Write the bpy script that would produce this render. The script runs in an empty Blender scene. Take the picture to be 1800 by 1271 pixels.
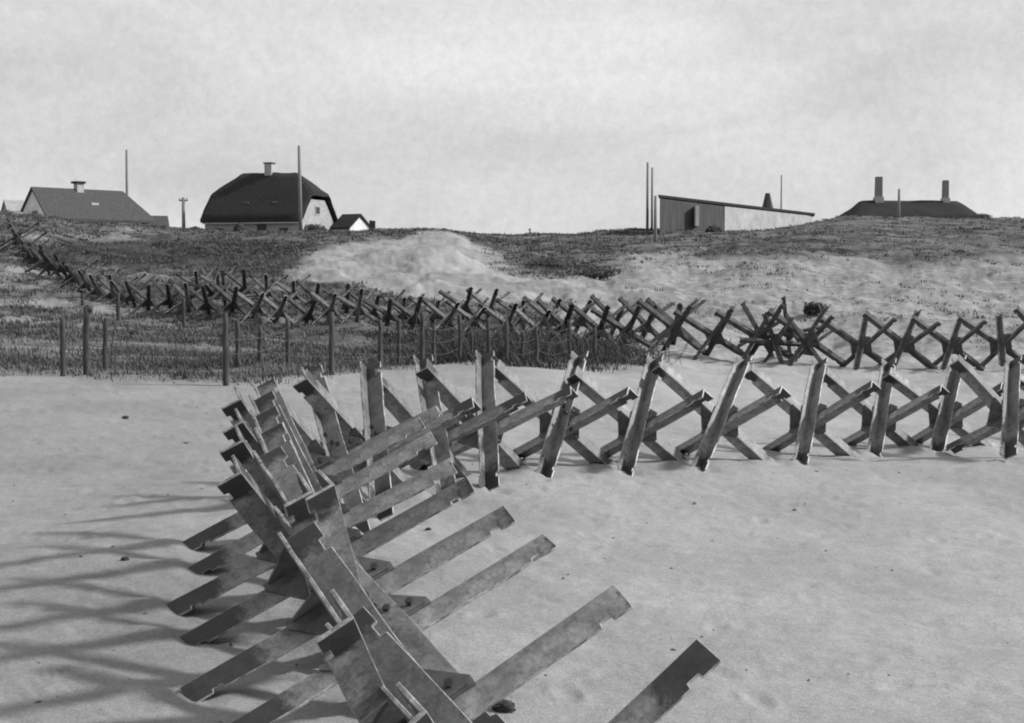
import bpy, bmesh, math, random
import numpy as np
from mathutils import Vector, Matrix, noise as mnoise
S = bpy.context.scene
COL = S.collection
R = math.radians
random.seed(7)
NP = np.random.RandomState(7)

# ------------------------------------------------------------------ camera
F, PITCH, HC = 2554.0, 0.0591, 2.793          # focal length in px of a 1800 px wide frame
YH = 635.5 - F * math.tan(PITCH)              # horizon row
cd = bpy.data.cameras.new('camera')
cam = bpy.data.objects.new('camera', cd)
COL.objects.link(cam)
cam.location = (0, 0, HC)
cam.rotation_euler = (R(90) - PITCH, 0, 0)
cd.sensor_width = 36
cd.lens = F / 1800 * 36
cd.clip_start = 0.05
cd.clip_end = 3000
S.camera = cam

# ------------------------------------------------------------------ light
SUN_AZ, SUN_EL = R(5), R(34)                  # azimuth measured from +X towards +Y
w = bpy.data.worlds.new('World')
S.world = w
w.use_nodes = True
nt = w.node_tree
bg = nt.nodes['Background']
sky = nt.nodes.new('ShaderNodeTexSky')
sky.sky_type = 'NISHITA'
sky.sun_disc = False
sky.sun_elevation = SUN_EL
sky.sun_rotation = R(90) - SUN_AZ
sky.air_density = 1.0
sky.dust_density = 3.0
bw = nt.nodes.new('ShaderNodeRGBToBW')
nt.links.new(sky.outputs[0], bw.inputs[0])
tc = nt.nodes.new('ShaderNodeTexCoord')
mp = nt.nodes.new('ShaderNodeMapping')
mp.inputs['Scale'].default_value = (1.0, 1.0, 3.2)
mp.inputs['Rotation'].default_value = (0, R(4), 0)
nt.links.new(tc.outputs['Generated'], mp.inputs[0])
cn = nt.nodes.new('ShaderNodeTexNoise')
cn.inputs['Scale'].default_value = 3.2
cn.inputs['Detail'].default_value = 7
cn.inputs['Roughness'].default_value = 0.55
cn.inputs['Distortion'].default_value = 0.5
nt.links.new(mp.outputs[0], cn.inputs[0])
mr = nt.nodes.new('ShaderNodeMapRange')
mr.inputs[1].default_value = 0.32
mr.inputs[2].default_value = 0.70
mr.inputs[3].default_value = 4.7
mr.inputs[4].default_value = 6.5
nt.links.new(cn.outputs[0], mr.inputs[0])
cn2 = nt.nodes.new('ShaderNodeTexNoise')
cn2.inputs['Scale'].default_value = 130
cn2.inputs['Detail'].default_value = 5
cn2.inputs['Roughness'].default_value = 0.8
nt.links.new(tc.outputs['Generated'], cn2.inputs[0])
mr2 = nt.nodes.new('ShaderNodeMapRange')
for k_, v_ in enumerate((0.3, 0.7, 0.91, 1.09)): mr2.inputs[k_ + 1].default_value = v_
nt.links.new(cn2.outputs[0], mr2.inputs[0])
mm = nt.nodes.new('ShaderNodeMath'); mm.operation = 'MULTIPLY'
nt.links.new(mr.outputs[0], mm.inputs[0]); nt.links.new(mr2.outputs[0], mm.inputs[1])
# a high thin overcast: the cloud deck's own brightness mixed over the clear sky
mx = nt.nodes.new('ShaderNodeMix')
mx.data_type = 'FLOAT'
sep = nt.nodes.new('ShaderNodeSeparateXYZ')
nt.links.new(tc.outputs['Generated'], sep.inputs[0])
dk = nt.nodes.new('ShaderNodeMapRange')          # deck thick low down, thinned overhead out of view to cut ambient fill
for k_, v_ in enumerate((0.15, 0.6, 0.92, 0.66)): dk.inputs[k_ + 1].default_value = v_
nt.links.new(sep.outputs[2], dk.inputs[0])
nt.links.new(dk.outputs[0], mx.inputs[0])
nt.links.new(bw.outputs[0], mx.inputs[2])
nt.links.new(mm.outputs[0], mx.inputs[3])
nt.links.new(mx.outputs[0], bg.inputs[0])
bg.inputs[1].default_value = 0.11

sd = bpy.data.lights.new('sun', 'SUN')
sd.energy = 3.55
sd.angle = R(4.5)
sd.color = (1, 1, 1)                          # black-and-white photograph: neutral light
sun = bpy.data.objects.new('sun', sd)
COL.objects.link(sun)
dirv = Vector((math.cos(SUN_AZ) * math.cos(SUN_EL), math.sin(SUN_AZ) * math.cos(SUN_EL), math.sin(SUN_EL)))
sun.rotation_euler = dirv.to_track_quat('Z', 'Y').to_euler()
S.view_settings.view_transform = 'Standard'
S.view_settings.look = 'None'
S.view_settings.gamma = 1
S.view_settings.exposure = 0.25
S.render.engine = 'CYCLES'
S.cycles.filter_width = 2.0

# ------------------------------------------------------------------ materials
def mat(name, build):
    m = bpy.data.materials.new(name)
    m.use_nodes = True
    t = m.node_tree
    b = t.nodes['Principled BSDF']
    build(t, b)
    return m
def N(t, kind, **kw):
    n = t.nodes.new(kind)
    for k, v in kw.items():
        n.inputs[k.replace('_', ' ')].default_value = v
    return n
def noise(t, scale, detail=5, rough=0.6, coord='Object', stretch=None):
    c = t.nodes.new('ShaderNodeTexCoord')
    n = N(t, 'ShaderNodeTexNoise', Scale=scale, Detail=detail, Roughness=rough)
    if stretch:
        m = N(t, 'ShaderNodeMapping', Scale=stretch)
        t.links.new(c.outputs[coord], m.inputs[0]); t.links.new(m.outputs[0], n.inputs[0])
    else:
        t.links.new(c.outputs[coord], n.inputs[0])
    return n.outputs[0]
def rng(t, src, a, b, c, d):
    m = t.nodes.new('ShaderNodeMapRange')
    for i, v in enumerate((a, b, c, d)): m.inputs[i + 1].default_value = v
    t.links.new(src, m.inputs[0])
    return m.outputs[0]
def op(t, kind, a, b=None, clamp=False):
    m = t.nodes.new('ShaderNodeMath'); m.operation = kind; m.use_clamp = clamp
    for i, v in enumerate((a, b)):
        if v is None: continue
        if isinstance(v, (int, float)): m.inputs[i].default_value = v
        else: t.links.new(v, m.inputs[i])
    return m.outputs[0]
def bump(t, b, src, strength=0.4, dist=0.01):
    n = t.nodes.new('ShaderNodeBump')
    n.inputs['Strength'].default_value = strength
    n.inputs['Distance'].default_value = dist
    t.links.new(src, n.inputs['Height']); t.links.new(n.outputs[0], b.inputs['Normal'])
def mixf(t, f, a, b):
    m = t.nodes.new('ShaderNodeMix'); m.data_type = 'FLOAT'
    for i, v in ((0, f), (2, a), (3, b)):
        if isinstance(v, (int, float)): m.inputs[i].default_value = v
        else: t.links.new(v, m.inputs[i])
    return m.outputs[0]

def m_plain(name, lo, hi, scale=3.0, rough=0.85, bs=0.3, bd=0.01, stretch=None):
    def f(t, b):
        n = noise(t, scale, stretch=stretch)
        t.links.new(rng(t, n, 0.3, 0.7, lo, hi), b.inputs['Base Color'])
        b.inputs['Roughness'].default_value = rough
        bump(t, b, n, bs, bd)
    return mat(name, f)

def steel(t, b):
    info = t.nodes.new('ShaderNodeObjectInfo')
    n1 = noise(t, 5.0, 6, 0.65)
    n2 = noise(t, 38.0, 4, 0.7)
    n3 = noise(t, 2.2, 3, 0.5, stretch=(0.35, 1, 1))
    base = rng(t, n1, 0.3, 0.72, 0.13, 0.39)
    grain = rng(t, n2, 0.35, 0.68, 0.74, 1.18)
    blot = rng(t, n3, 0.42, 0.62, 0.55, 1.1)
    n7 = noise(t, 14.0, 6, 0.75)
    blot = op(t, 'MULTIPLY', blot, rng(t, n7, 0.38, 0.50, 0.62, 1.0))
    val = op(t, 'MULTIPLY', op(t, 'MULTIPLY', base, grain), blot)
    val = op(t, 'MULTIPLY', val, rng(t, info.outputs['Random'], 0, 1, 0.78, 1.28))
    # tarred / wet-rusted ends: distance along the bar (local X), ragged edge
    at = t.nodes.new('ShaderNodeAttribute'); at.attribute_name = 'along'
    edge = op(t, 'ADD', at.outputs['Fac'], rng(t, n1, 0.3, 0.7, -0.05, 0.05))
    edge = op(t, 'ADD', edge, rng(t, info.outputs['Random'], 0, 1, -0.07, 0.05))
    edge = op(t, 'ADD', edge, rng(t, n7, 0.3, 0.7, -0.05, 0.05))
    e = rng(t, edge, -0.02, 0.06, 1.0, 0.0)
    val = mixf(t, e, val, op(t, 'MULTIPLY', grain, rng(t, n1, 0.3, 0.7, 0.018, 0.05)))
    t.links.new(val, b.inputs['Base Color'])
    b.inputs['Metallic'].default_value = 0.0
    b.inputs['Specular IOR Level'].default_value = 0.6
    t.links.new(rng(t, n1, 0.3, 0.7, 0.42, 0.75), b.inputs['Roughness'])
    bump(t, b, n2, 0.5, 0.004)
M_STEEL = mat('weathered_steel', steel)
M_PLATE = m_plain('shaded_plate_steel', 0.05, 0.17, 7, 0.75, 0.5, 0.004)  # darker than the bars: shade of the down-facing gussets put into the colour
M_SHADED = m_plain('shaded_far_steel', 0.022, 0.13, 4, 0.8, 0.5, 0.004)  # far hedgehogs' steel, darkened so their shaded look sits in the colour
def worn(t, b):
    n1 = noise(t, 9.0, 5, 0.7)
    n2 = noise(t, 60.0, 3, 0.7)
    v = op(t, 'MULTIPLY', rng(t, n1, 0.38, 0.6, 0.12, 0.46), rng(t, n2, 0.35, 0.65, 0.8, 1.15))
    t.links.new(v, b.inputs['Base Color']); b.inputs['Roughness'].default_value = 0.5
    bump(t, b, n2, 0.4, 0.003)
M_WORN = mat('scoured_steel_edge', worn)
M_BOLT = m_plain('bolt_steel', 0.02, 0.06, 30, 0.6)
M_WOOD = m_plain('weathered_post_wood', 0.02, 0.08, 6, 0.9, 0.6, 0.01, (4, 4, 0.5))
M_POLE = m_plain('hazed_pole_wood', 0.14, 0.26, 5, 0.9, 0.4, 0.01, (4, 4, 0.5))  # wood paled, with the haze of distance put into its colour
M_WIRE = m_plain('rusty_wire', 0.03, 0.07, 30, 0.8)
M_THATCH = m_plain('dark_thatch', 0.010, 0.030, 3, 1.0, 1.0, 0.12, (3, 3, 1))
M_ROOF = m_plain('grey_roof', 0.045, 0.085, 2.2, 0.95, 0.6, 0.05, (3, 3, 1))
M_WHITE = m_plain('whitewash', 0.30, 0.46, 1.4, 0.9, 0.5, 0.03)
M_LIME = m_plain('fresh_whitewash', 0.55, 0.78, 1.4, 0.9, 0.5, 0.03)
M_BRICKW = m_plain('pale_patched_brick', 0.27, 0.40, 1.6, 0.9, 0.7, 0.03, (1, 1, 2.5))
M_DARKWALL = m_plain('dark_plank_wall', 0.035, 0.085, 2.0, 0.9, 0.6, 0.03, (4, 4, 0.4))
M_GLASS = m_plain('dark_window', 0.01, 0.03, 2.0, 0.15)
M_STONE = m_plain('dark_debris', 0.012, 0.05, 9, 0.95, 1.0, 0.03)
M_BUSH = m_plain('bush_leaves', 0.03, 0.10, 2, 0.9)

def grass_m(t, b):
    at = t.nodes.new('ShaderNodeAttribute'); at.attribute_name = 'tone'
    n = noise(t, 0.35, 3)
    v = op(t, 'MULTIPLY', at.outputs['Fac'], rng(t, n, 0.35, 0.65, 0.75, 1.3))
    t.links.new(v, b.inputs['Base Color'])
    b.inputs['Roughness'].default_value = 0.8
M_GRASS = mat('marram_grass', grass_m)

def sand_m(t, b):
    at = t.nodes.new('ShaderNodeAttribute'); at.attribute_name = 'veg'
    dn = t.nodes.new('ShaderNodeAttribute'); dn.attribute_name = 'tone'
    n0 = noise(t, 0.5, 5, 0.6)
    n1 = noise(t, 6.0, 6, 0.7)
    n2 = noise(t, 90.0, 3, 0.8)
    n5 = noise(t, 260.0, 2, 0.8)
    n6 = noise(t, 28.0, 4, 0.75)
    n3 = noise(t, 1.6, 6, 0.7, stretch=(0.35, 1.4, 1))
    n4 = noise(t, 0.8, 5, 0.65, stretch=(0.4, 1.4, 1))
    sand = op(t, 'MULTIPLY', rng(t, n0, 0.35, 0.65, 0.30, 0.375), rng(t, n1, 0.3, 0.7, 0.90, 1.08))
    sand = op(t, 'MULTIPLY', sand, rng(t, n2, 0.32, 0.68, 0.74, 1.2))
    sand = op(t, 'MULTIPLY', sand, rng(t, n5, 0.32, 0.68, 0.8, 1.18))
    sand = op(t, 'MULTIPLY', sand, rng(t, n6, 0.32, 0.68, 0.86, 1.12))
    sand = op(t, 'MULTIPLY', sand, rng(t, n3, 0.30, 0.42, 0.90, 1.0))
    veg = op(t, 'MULTIPLY', rng(t, n4, 0.36, 0.64, 0.04, 0.19), rng(t, n2, 0.3, 0.7, 0.8, 1.2))
    sc = t.nodes.new('ShaderNodeAttribute'); sc.attribute_name = 'scrub'
    n8 = noise(t, 2.2, 7, 0.75, stretch=(1, 1.3, 1))
    vf = op(t, 'MAXIMUM', at.outputs['Fac'], op(t, 'MULTIPLY', sc.outputs['Fac'], rng(t, n8, 0.44, 0.62, 0.0, 0.62)))
    val = mixf(t, vf, sand, veg)
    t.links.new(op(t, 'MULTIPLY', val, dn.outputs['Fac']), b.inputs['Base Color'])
    b.inputs['Roughness'].default_value = 0.95
    b.inputs['Specular IOR Level'].default_value = 0.15
    h = op(t, 'ADD', op(t, 'MULTIPLY', n1, 0.6), op(t, 'ADD', op(t, 'MULTIPLY', n2, 0.22), op(t, 'MULTIPLY', n6, 0.45)))
    bump(t, b, h, 0.55, 0.035)
M_SAND = mat('beach_sand', sand_m)

# ------------------------------------------------------------------ mesh helpers
def tag(o, label=None, cat=None, group=None, kind=None):
    if label: o['label'] = label
    if cat: o['category'] = cat
    if group: o['group'] = group
    if kind: o['kind'] = kind
    return o
def link(name, me, m, parent=None, smooth=False):
    o = bpy.data.objects.new(name, me)
    COL.objects.link(o)
    if m and not me.materials: me.materials.append(m)
    if parent: o.parent = parent
    if smooth:
        for p in me.polygons: p.use_smooth = True
    return o
def empty(name, loc, rz=0):
    o = bpy.data.objects.new(name, None)
    COL.objects.link(o)
    o.location = loc
    o.rotation_euler = (0, 0, rz)
    o.empty_display_size = 0.2
    return o
class MB:
    def __init__(s): s.v = []; s.f = []
    def add(s, vs, fs):
        k = len(s.v); s.v += [tuple(v) for v in vs]; s.f += [tuple(i + k for i in f) for f in fs]; return s
    def box(s, x0, x1, y0, y1, z0, z1):
        return s.add([(x0,y0,z0),(x1,y0,z0),(x1,y1,z0),(x0,y1,z0),(x0,y0,z1),(x1,y0,z1),(x1,y1,z1),(x0,y1,z1)],
                     [(0,3,2,1),(4,5,6,7),(0,1,5,4),(1,2,6,5),(2,3,7,6),(3,0,4,7)])
    def prism(s, poly, axis, a, b):
        # poly: 2D points; extruded along axis from a to b
        n = len(poly); vs = []
        for t_ in (a, b):
            for p, q in poly:
                v = {0: (t_, p, q), 1: (p, t_, q), 2: (p, q, t_)}[axis]
                vs.append(v)
        fs = [tuple(range(n))[::-1], tuple(range(n, 2 * n))] + [(i, (i + 1) % n, (i + 1) % n + n, i + n) for i in range(n)]
        return s.add(vs, fs)
    def tube(s, pts, rad, seg=6, closed=False):
        pts = [Vector(p) for p in pts]; rings = []
        for i, p in enumerate(pts):
            d = (pts[min(i + 1, len(pts) - 1)] - pts[max(i - 1, 0)]).normalized()
            u = d.cross(Vector((0.31, 0.17, 0.93))).normalized(); v = d.cross(u)
            r = rad[i] if isinstance(rad, (list, tuple)) else rad
            rings.append([p + (u * math.cos(a) + v * math.sin(a)) * r for a in [2 * math.pi * k / seg for k in range(seg)]])
        k = len(s.v)
        for r_ in rings: s.v += [tuple(q) for q in r_]
        for i in range(len(rings) - 1):
            for j in range(seg):
                a = k + i * seg + j; b = k + i * seg + (j + 1) % seg
                s.f.append((a, b, b + seg, a + seg))
        s.f.append(tuple(k + j for j in range(seg))[::-1])
        s.f.append(tuple(k + (len(rings) - 1) * seg + j for j in range(seg)))
        return s
    def mesh(s, name):
        me = bpy.data.meshes.new(name); me.from_pydata(s.v, [], s.f); 
        bm = bmesh.new(); bm.from_mesh(me); bmesh.ops.recalc_face_normals(bm, faces=bm.faces); bm.to_mesh(me); bm.free()
        return me
    def build(s, name, m, parent=None, smooth=False):
        return link(name, s.mesh(name), m, parent, smooth)

# ------------------------------------------------------------------ hedgehog positions (fitted in metres)
HH = [
  ([-0.055, 5.493, 0.684], [[-0.644, 0.579, 0.5], [0.74, 0.308, 0.598], [-0.192, -0.755, 0.627]], 1.08, 0.98),
  ([-0.455, 6.193, 0.841], [[-0.569, 0.56, 0.603], [0.815, 0.285, 0.505], [-0.111, -0.778, 0.618]], 1.12, 0.98),
  ([-0.733, 7.663, 0.886], [[-0.581, 0.698, 0.419], [0.806, 0.425, 0.412], [-0.11, -0.577, 0.81]], 1.15, 0.95),
  ([-0.994, 8.327, 0.943], [[-0.542, 0.564, 0.622], [0.84, 0.34, 0.424], [-0.028, -0.752, 0.658]], 1.09, 1.07),
  ([-1.273, 9.19, 0.977], [[-0.413, 0.658, 0.629], [0.873, 0.089, 0.48], [-0.26, -0.748, 0.611]], 1.13, 1.01),
  ([-1.43, 9.84, 1.047], [[-0.41, 0.669, 0.62], [0.886, 0.13, 0.445], [-0.218, -0.732, 0.646]], 1.14, 1.00),
  ([-1.602, 10.911, 1.08], [[-0.433, 0.662, 0.612], [0.868, 0.124, 0.48], [-0.242, -0.739, 0.628]], 1.14, 1.00),
  ([-1.743, 11.604, 1.148], [[-0.404, 0.691, 0.599], [0.881, 0.117, 0.459], [-0.247, -0.713, 0.656]], 1.15, 0.99),
  ([-1.706, 13.472, 1.095], [[-0.293, 0.7, 0.651], [0.89, -0.049, 0.454], [-0.35, -0.712, 0.608]], 1.14, 0.98),
  ([-1.37, 14.109, 1.116], [[-0.122, 0.798, 0.59], [0.861, -0.21, 0.462], [-0.493, -0.564, 0.662]], 1.15, 0.98),
  ([-0.862, 15.471, 1.064], [[-0.162, 0.759, 0.63], [0.87, -0.192, 0.455], [-0.466, -0.622, 0.629]], 1.13, 0.98),
  ([-0.324, 16.254, 1.093], [[-0.034, 0.787, 0.616], [0.841, -0.31, 0.443], [-0.539, -0.534, 0.651]], 1.13, 0.99),
  ([0.571, 17.415, 1.015], [[0.23, 0.746, 0.624], [0.68, -0.583, 0.446], [-0.696, -0.322, 0.641]], 1.16, 0.94),
  ([1.56, 18.01, 0.924], [[0.246, 0.732, 0.635], [0.637, -0.616, 0.464], [-0.731, -0.291, 0.618]], 1.16, 0.91),
  ([2.663, 18.566, 0.933], [[0.374, 0.708, 0.599], [0.566, -0.686, 0.457], [-0.734, -0.168, 0.658]], 1.15, 0.95),
  ([4.024, 19.675, 0.848], [[0.276, 0.763, 0.584], [0.6, -0.612, 0.515], [-0.751, -0.208, 0.627]], 1.15, 0.95),
  ([5.331, 21.013, 0.723], [[0.284, 0.731, 0.62], [0.586, -0.645, 0.491], [-0.759, -0.224, 0.611]], 1.13, 0.93),
  ([6.405, 21.381, 0.727], [[0.358, 0.673, 0.648], [0.469, -0.729, 0.498], [-0.807, -0.125, 0.576]], 1.13, 0.94),
  ([6.825, 19.915, 0.904], [[0.292, 0.787, 0.542], [0.652, -0.579, 0.489], [-0.699, -0.211, 0.683]], 1.14, 1.01),
  ([8.988, 23.319, 0.623], [[0.303, 0.671, 0.677], [0.421, -0.731, 0.536], [-0.855, -0.123, 0.504]], 1.10, 0.98),
]
NEAR = 9                                       # the first nine form the arm that comes towards the camera
def feet_len(i): return [-HH[i][3]] * 3

# ------------------------------------------------------------------ terrain
XS = np.array([-500, 0, 200, 400, 600, 750, 900, 1100, 1300, 1500, 1800, 2300.])
KN = {
 -500: [(26,650),(34,590),(42,540),(50,480),(60,415),(70,380),(80,368),(100,360)],
 0:    [(26,655),(32,615),(38,580),(46,545),(54,505),(62,455),(70,408),(80,381),(100,372)],
 200:  [(26,660),(32,620),(38,588),(45,562),(52,535),(60,495),(68,450),(78,412),(88,398),(100,396)],
 400:  [(26,664),(32,626),(38,598),(45,572),(52,540),(60,492),(68,452),(78,424),(90,412),(102,408)],
 600:  [(26,660),(32,628),(38,604),(45,580),(51,545),(58,500),(66,455),(78,422),(92,411),(104,408)],
 750:  [(26,658),(32,634),(38,613),(45,588),(51,548),(57,505),(64,462),(71,428),(80,414),(96,404)],
 900:  [(26,655),(32,636),(38,619),(44,600),(50,558),(56,525),(64,496),(72,470),(86,430),(102,413)],
 1100: [(26,672),(32,646),(38,626),(44,602),(50,572),(56,535),(64,498),(74,462),(86,424),(100,403)],
 1300: [(26,712),(32,668),(38,640),(44,612),(50,580),(57,538),(65,494),(74,456),(84,426),(92,403)],
 1500: [(26,740),(32,686),(38,650),(44,622),(50,594),(57,560),(65,515),(74,470),(84,424),(94,392),(104,378)],
 1800: [(26,748),(32,692),(38,655),(44,628),(50,602),(57,572),(65,528),(74,478),(86,430),(96,400),(106,384)],
 2300: [(26,760),(32,700),(38,662),(44,632),(50,606),(57,575),(65,530),(74,480),(86,432),(96,404),(106,390)],
}
DG = np.concatenate([np.arange(18, 150, 0.5), np.arange(150, 800, 10)])
def zof(y, d): return HC + (YH - y) * d / F
PZ = []
for X in XS:
    k = KN[int(X)]
    dd = [q[0] for q in k]; zz = [zof(q[1], q[0]) for q in k]
    zend = zz[-1]
    dd += [dd[-1] + 14, dd[-1] + 40, 400, 800]; zz += [zend - 0.3, zend - 1.6, zend - 4, zend - 6]
    z = np.interp(DG, dd, zz)
    kern = np.exp(-0.5 * (np.arange(-12, 13) / 4.0) ** 2); kern /= kern.sum()
    z = np.convolve(np.pad(z, 12, mode='edge'), kern, 'valid')
    PZ.append(z)
PZ = np.array(PZ)
RB = []
for i, (c, b, _u, _d) in enumerate(HH):
    for k in range(3):
        L = feet_len(i)[k]
        RB.append((c[0] + b[k][0] * L, c[1] + b[k][1] * L, c[2] + b[k][2] * L + 0.045))
RB = np.array(RB)
def plane(x, y): return 0.15 + 0.0186 * np.clip(y, -10, 30) - 0.045 * np.clip(x, -9, 11)
RBR = RB[:, 2] - plane(RB[:, 0], RB[:, 1])
def near_z(x, y):
    wsum = np.full(x.shape, 0.5); zs = np.zeros(x.shape)
    for (px, py, _), r_ in zip(RB, RBR):
        ww = np.exp(-((x - px) ** 2 + (y - py) ** 2) / (2 * 0.75 ** 2))
        wsum += ww; zs += ww * r_
    return plane(x, y) + zs / wsum
def vnoise(x, y, s, seed=0):
    # smooth value noise, vectorised
    x = x * s + seed * 17.31; y = y * s + seed * 9.77
    xi = np.floor(x).astype(np.int64); yi = np.floor(y).astype(np.int64)
    fx = x - xi; fy = y - yi; fx = fx * fx * (3 - 2 * fx); fy = fy * fy * (3 - 2 * fy)
    def h(a, b):
        n = (a * 374761393 + b * 668265263 + seed * 1442695041) & 0x7fffffff
        n = ((n ^ (n >> 13)) * 1274126177) & 0x7fffffff
        return ((n ^ (n >> 16)) & 0xffff) / 65535.0
    return (h(xi, yi) * (1 - fx) + h(xi + 1, yi) * fx) * (1 - fy) + (h(xi, yi + 1) * (1 - fx) + h(xi + 1, yi + 1) * fx) * fy
def fbm(x, y, s, seed=0, o=4):
    r = 0; a = 0.5; t_ = 0
    for k in range(o):
        r = r + a * vnoise(x, y, s * 2 ** k, seed + k); t_ += a; a *= 0.55
    return r / t_
FEETXY = RB[:, :2]
def smooth(a, b, v): 
    t_ = np.clip((v - a) / (b - a), 0, 1); return t_ * t_ * (3 - 2 * t_)
def ground(x, y):
    x = np.asarray(x, float); y = np.asarray(y, float)
    yy = np.maximum(y, 0.5)
    X = np.clip(900 + F * x / yy, XS[0], XS[-1])
    zn = near_z(x, y)
    di = np.clip(np.interp(yy, DG, np.arange(len(DG))), 0, len(DG) - 1.001)
    xi = np.clip(np.interp(X, XS, np.arange(len(XS))), 0, len(XS) - 1.001)
    d0 = di.astype(int); x0 = xi.astype(int); fd = di - d0; fx = xi - x0; fx = fx * fx * (3 - 2 * fx)
    zt = (PZ[x0, d0] * (1 - fd) + PZ[x0, d0 + 1] * fd) * (1 - fx) + (PZ[x0 + 1, d0] * (1 - fd) + PZ[x0 + 1, d0 + 1] * fd) * fx
    wb = smooth(22.5, 27, y)
    z = zn * (1 - wb) + zt * wb
    amp = smooth(25, 50, y)
    z = z + amp * ((fbm(x, y, 0.22, 3) - 0.5) * 1.0 + (fbm(x, y, 0.9, 5) - 0.5) * 0.42 + (fbm(x, y, 2.4, 7) - 0.5) * 0.20) * (1 - 0.5 * smooth(75, 95, y))
    # trodden, wind-blown beach: shallow dips and faint ripples
    z = z + (fbm(x, y, 0.8, 11) - 0.5) * 0.07 + (fbm(x, y, 4.5, 21, 3) - 0.5) * 0.028 * (1 - smooth(30, 45, y))
    # footprints: scattered shallow dints with a pushed-up rim
    c = np.floor(x / .55), np.floor(y / .55)
    h1 = np.mod(np.sin(c[0] * 127.1 + c[1] * 311.7) * 43758.5, 1); h2 = np.mod(np.sin(c[0] * 269.5 + c[1] * 183.3) * 24634.6, 1); h3 = np.mod(np.sin(c[0] * 113.5 + c[1] * 271.9) * 61734.1, 1)
    px_ = (c[0] + .25 + .5 * h1) * .55; py_ = (c[1] + .25 + .5 * h2) * .55; aa = h3 * 6.28
    ux = (x - px_) * np.cos(aa) + (y - py_) * np.sin(aa); uy = -(x - px_) * np.sin(aa) + (y - py_) * np.cos(aa)
    r2 = (ux / .13) ** 2 + (uy / .065) ** 2
    on = (h3 < .60) * smooth(.42, .60, fbm(x, y, .35, 91) + .10) * (1 - smooth(24, 30, y))
    z = z + on * (-.015 * np.exp(-r2) + .006 * np.exp(-(np.sqrt(r2) - 1.5) ** 2 * 5))
    # wind ripples across the open sand
    z = z + 0.0035 * np.sin((x * .35 + y * 1.0 + fbm(x, y, .8, 95) * 1.6) * 34) * smooth(.45, .6, fbm(x, y, .3, 97)) * (1 - smooth(12, 20, y))
    for fx_, fy_ in FEETXY:
        m_ = (np.abs(x - fx_) < .7) & (np.abs(y - fy_) < .7)
        if m_.any():
            dx_ = x[m_] - fx_; dy_ = y[m_] - fy_
            z[m_] += .045 * np.exp(-((dx_ + .16) ** 2 / .035 + dy_ ** 2 / .018)) - .035 * np.exp(-((dx_ - .14) ** 2 / .02 + dy_ ** 2 / .02)) + .02 * np.exp(-(dx_ ** 2 + dy_ ** 2) / .006)
    return z
def gz(x, y): return float(ground(np.array([x]), np.array([y]))[0])
def scr(x, y, z):
    cp, sp = math.cos(PITCH), math.sin(PITCH)
    d = y * cp - (z - HC) * sp; u = y * sp + (z - HC) * cp
    return 900 + F * x / d, 635.5 - F * u / d
def atx(px, d): return (px - 900) / F * d     # lateral metres of a column at depth d

def blob(X, Y, cx, cy, rx, ry, p=1.0):
    return np.clip(1.25 - (((X - cx) / rx) ** 2 + ((Y - cy) / ry) ** 2), 0, 1) ** p
def veg_mask(x, y, z):
    yy = np.maximum(y, 1.0)
    X = 900 + F * x / yy; Y = YH - F * (z - HC) / yy
    n = fbm(x, y, 0.35, 31); n2 = fbm(x, y, 1.3, 41)
    v = np.zeros(x.shape)
    edge = np.interp(X, [-500, 0, 300, 600, 740, 800, 1000, 1140, 1160], [685, 690, 692, 672, 650, 628, 618, 612, 560])
    v = np.maximum(v, smooth(8, -14, Y - edge + (n - 0.5) * 70) * np.interp(X, [0, 700, 1150, 1220], [0.85, 0.95, 0.95, 0]))
    # pale blown-out sand of the dune faces
    s = np.maximum.reduce([blob(X, Y, 720, 462, 190, 40), blob(X, Y, 765, 440, 70, 32), blob(X, Y, 600, 478, 100, 20), blob(X, Y, 900, 500, 260, 32),
                           blob(X, Y, 1130, 500, 170, 42), blob(X, Y, 1250, 480, 180, 45), blob(X, Y, 1300, 560, 330, 70),
                           blob(X, Y, 1650, 560, 330, 95), blob(X, Y, 1450, 480, 120, 30) * 0.9, blob(X, Y, 1800, 480, 90, 50) * 0.6])
    s = smooth(0.05, 0.4, s + (n - 0.5) * 0.55)
    v = np.where(Y < 560, np.maximum(v, 1.0), v)
    v = v * (1 - s)
    v = np.where((X > 1150) & (Y > 560), v * 0.25, v)
    # scattered tufts over the pale slope on the right
    tuft = smooth(0.49, 0.64, n2 * .6 + n * .4) * smooth(1000, 1300, X) * smooth(630, 560, Y) * 0.40
    v = np.maximum(v, tuft)
    # ridge and saddle vegetation
    v = np.maximum(v, blob(X, Y, 985, 458, 130, 34) )
    v = np.maximum(v, smooth(455, 435, Y + (n - 0.5) * 30) * smooth(830, 880, X))
    # left hand slope: mixed, lighter
    v = v * (1 - 0.55 * smooth(0.5, 0.66, n) * smooth(620, 560, Y) * smooth(320, 180, X))
    v = v * (1 - 0.5 * smooth(0.52, 0.68, fbm(x * 0.5, y * 1.6, 0.5, 51)) * smooth(560, 590, Y) * smooth(760, 640, X))
    # dark heath on the bank under the left houses and over the right-hand mound
    v = np.maximum(v, smooth(420, 436, Y) * smooth(482, 466, Y + (n - .5) * 16) * smooth(560, 500, X) * smooth(40, 90, X))
    v = np.maximum(v, smooth(1130, 1250, X) * smooth(462, 440, Y + (n - .5) * 26))
    v = v * smooth(23.5, 28, y + (n - 0.5) * 6)
    return np.clip(v, 0, 1)

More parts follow.
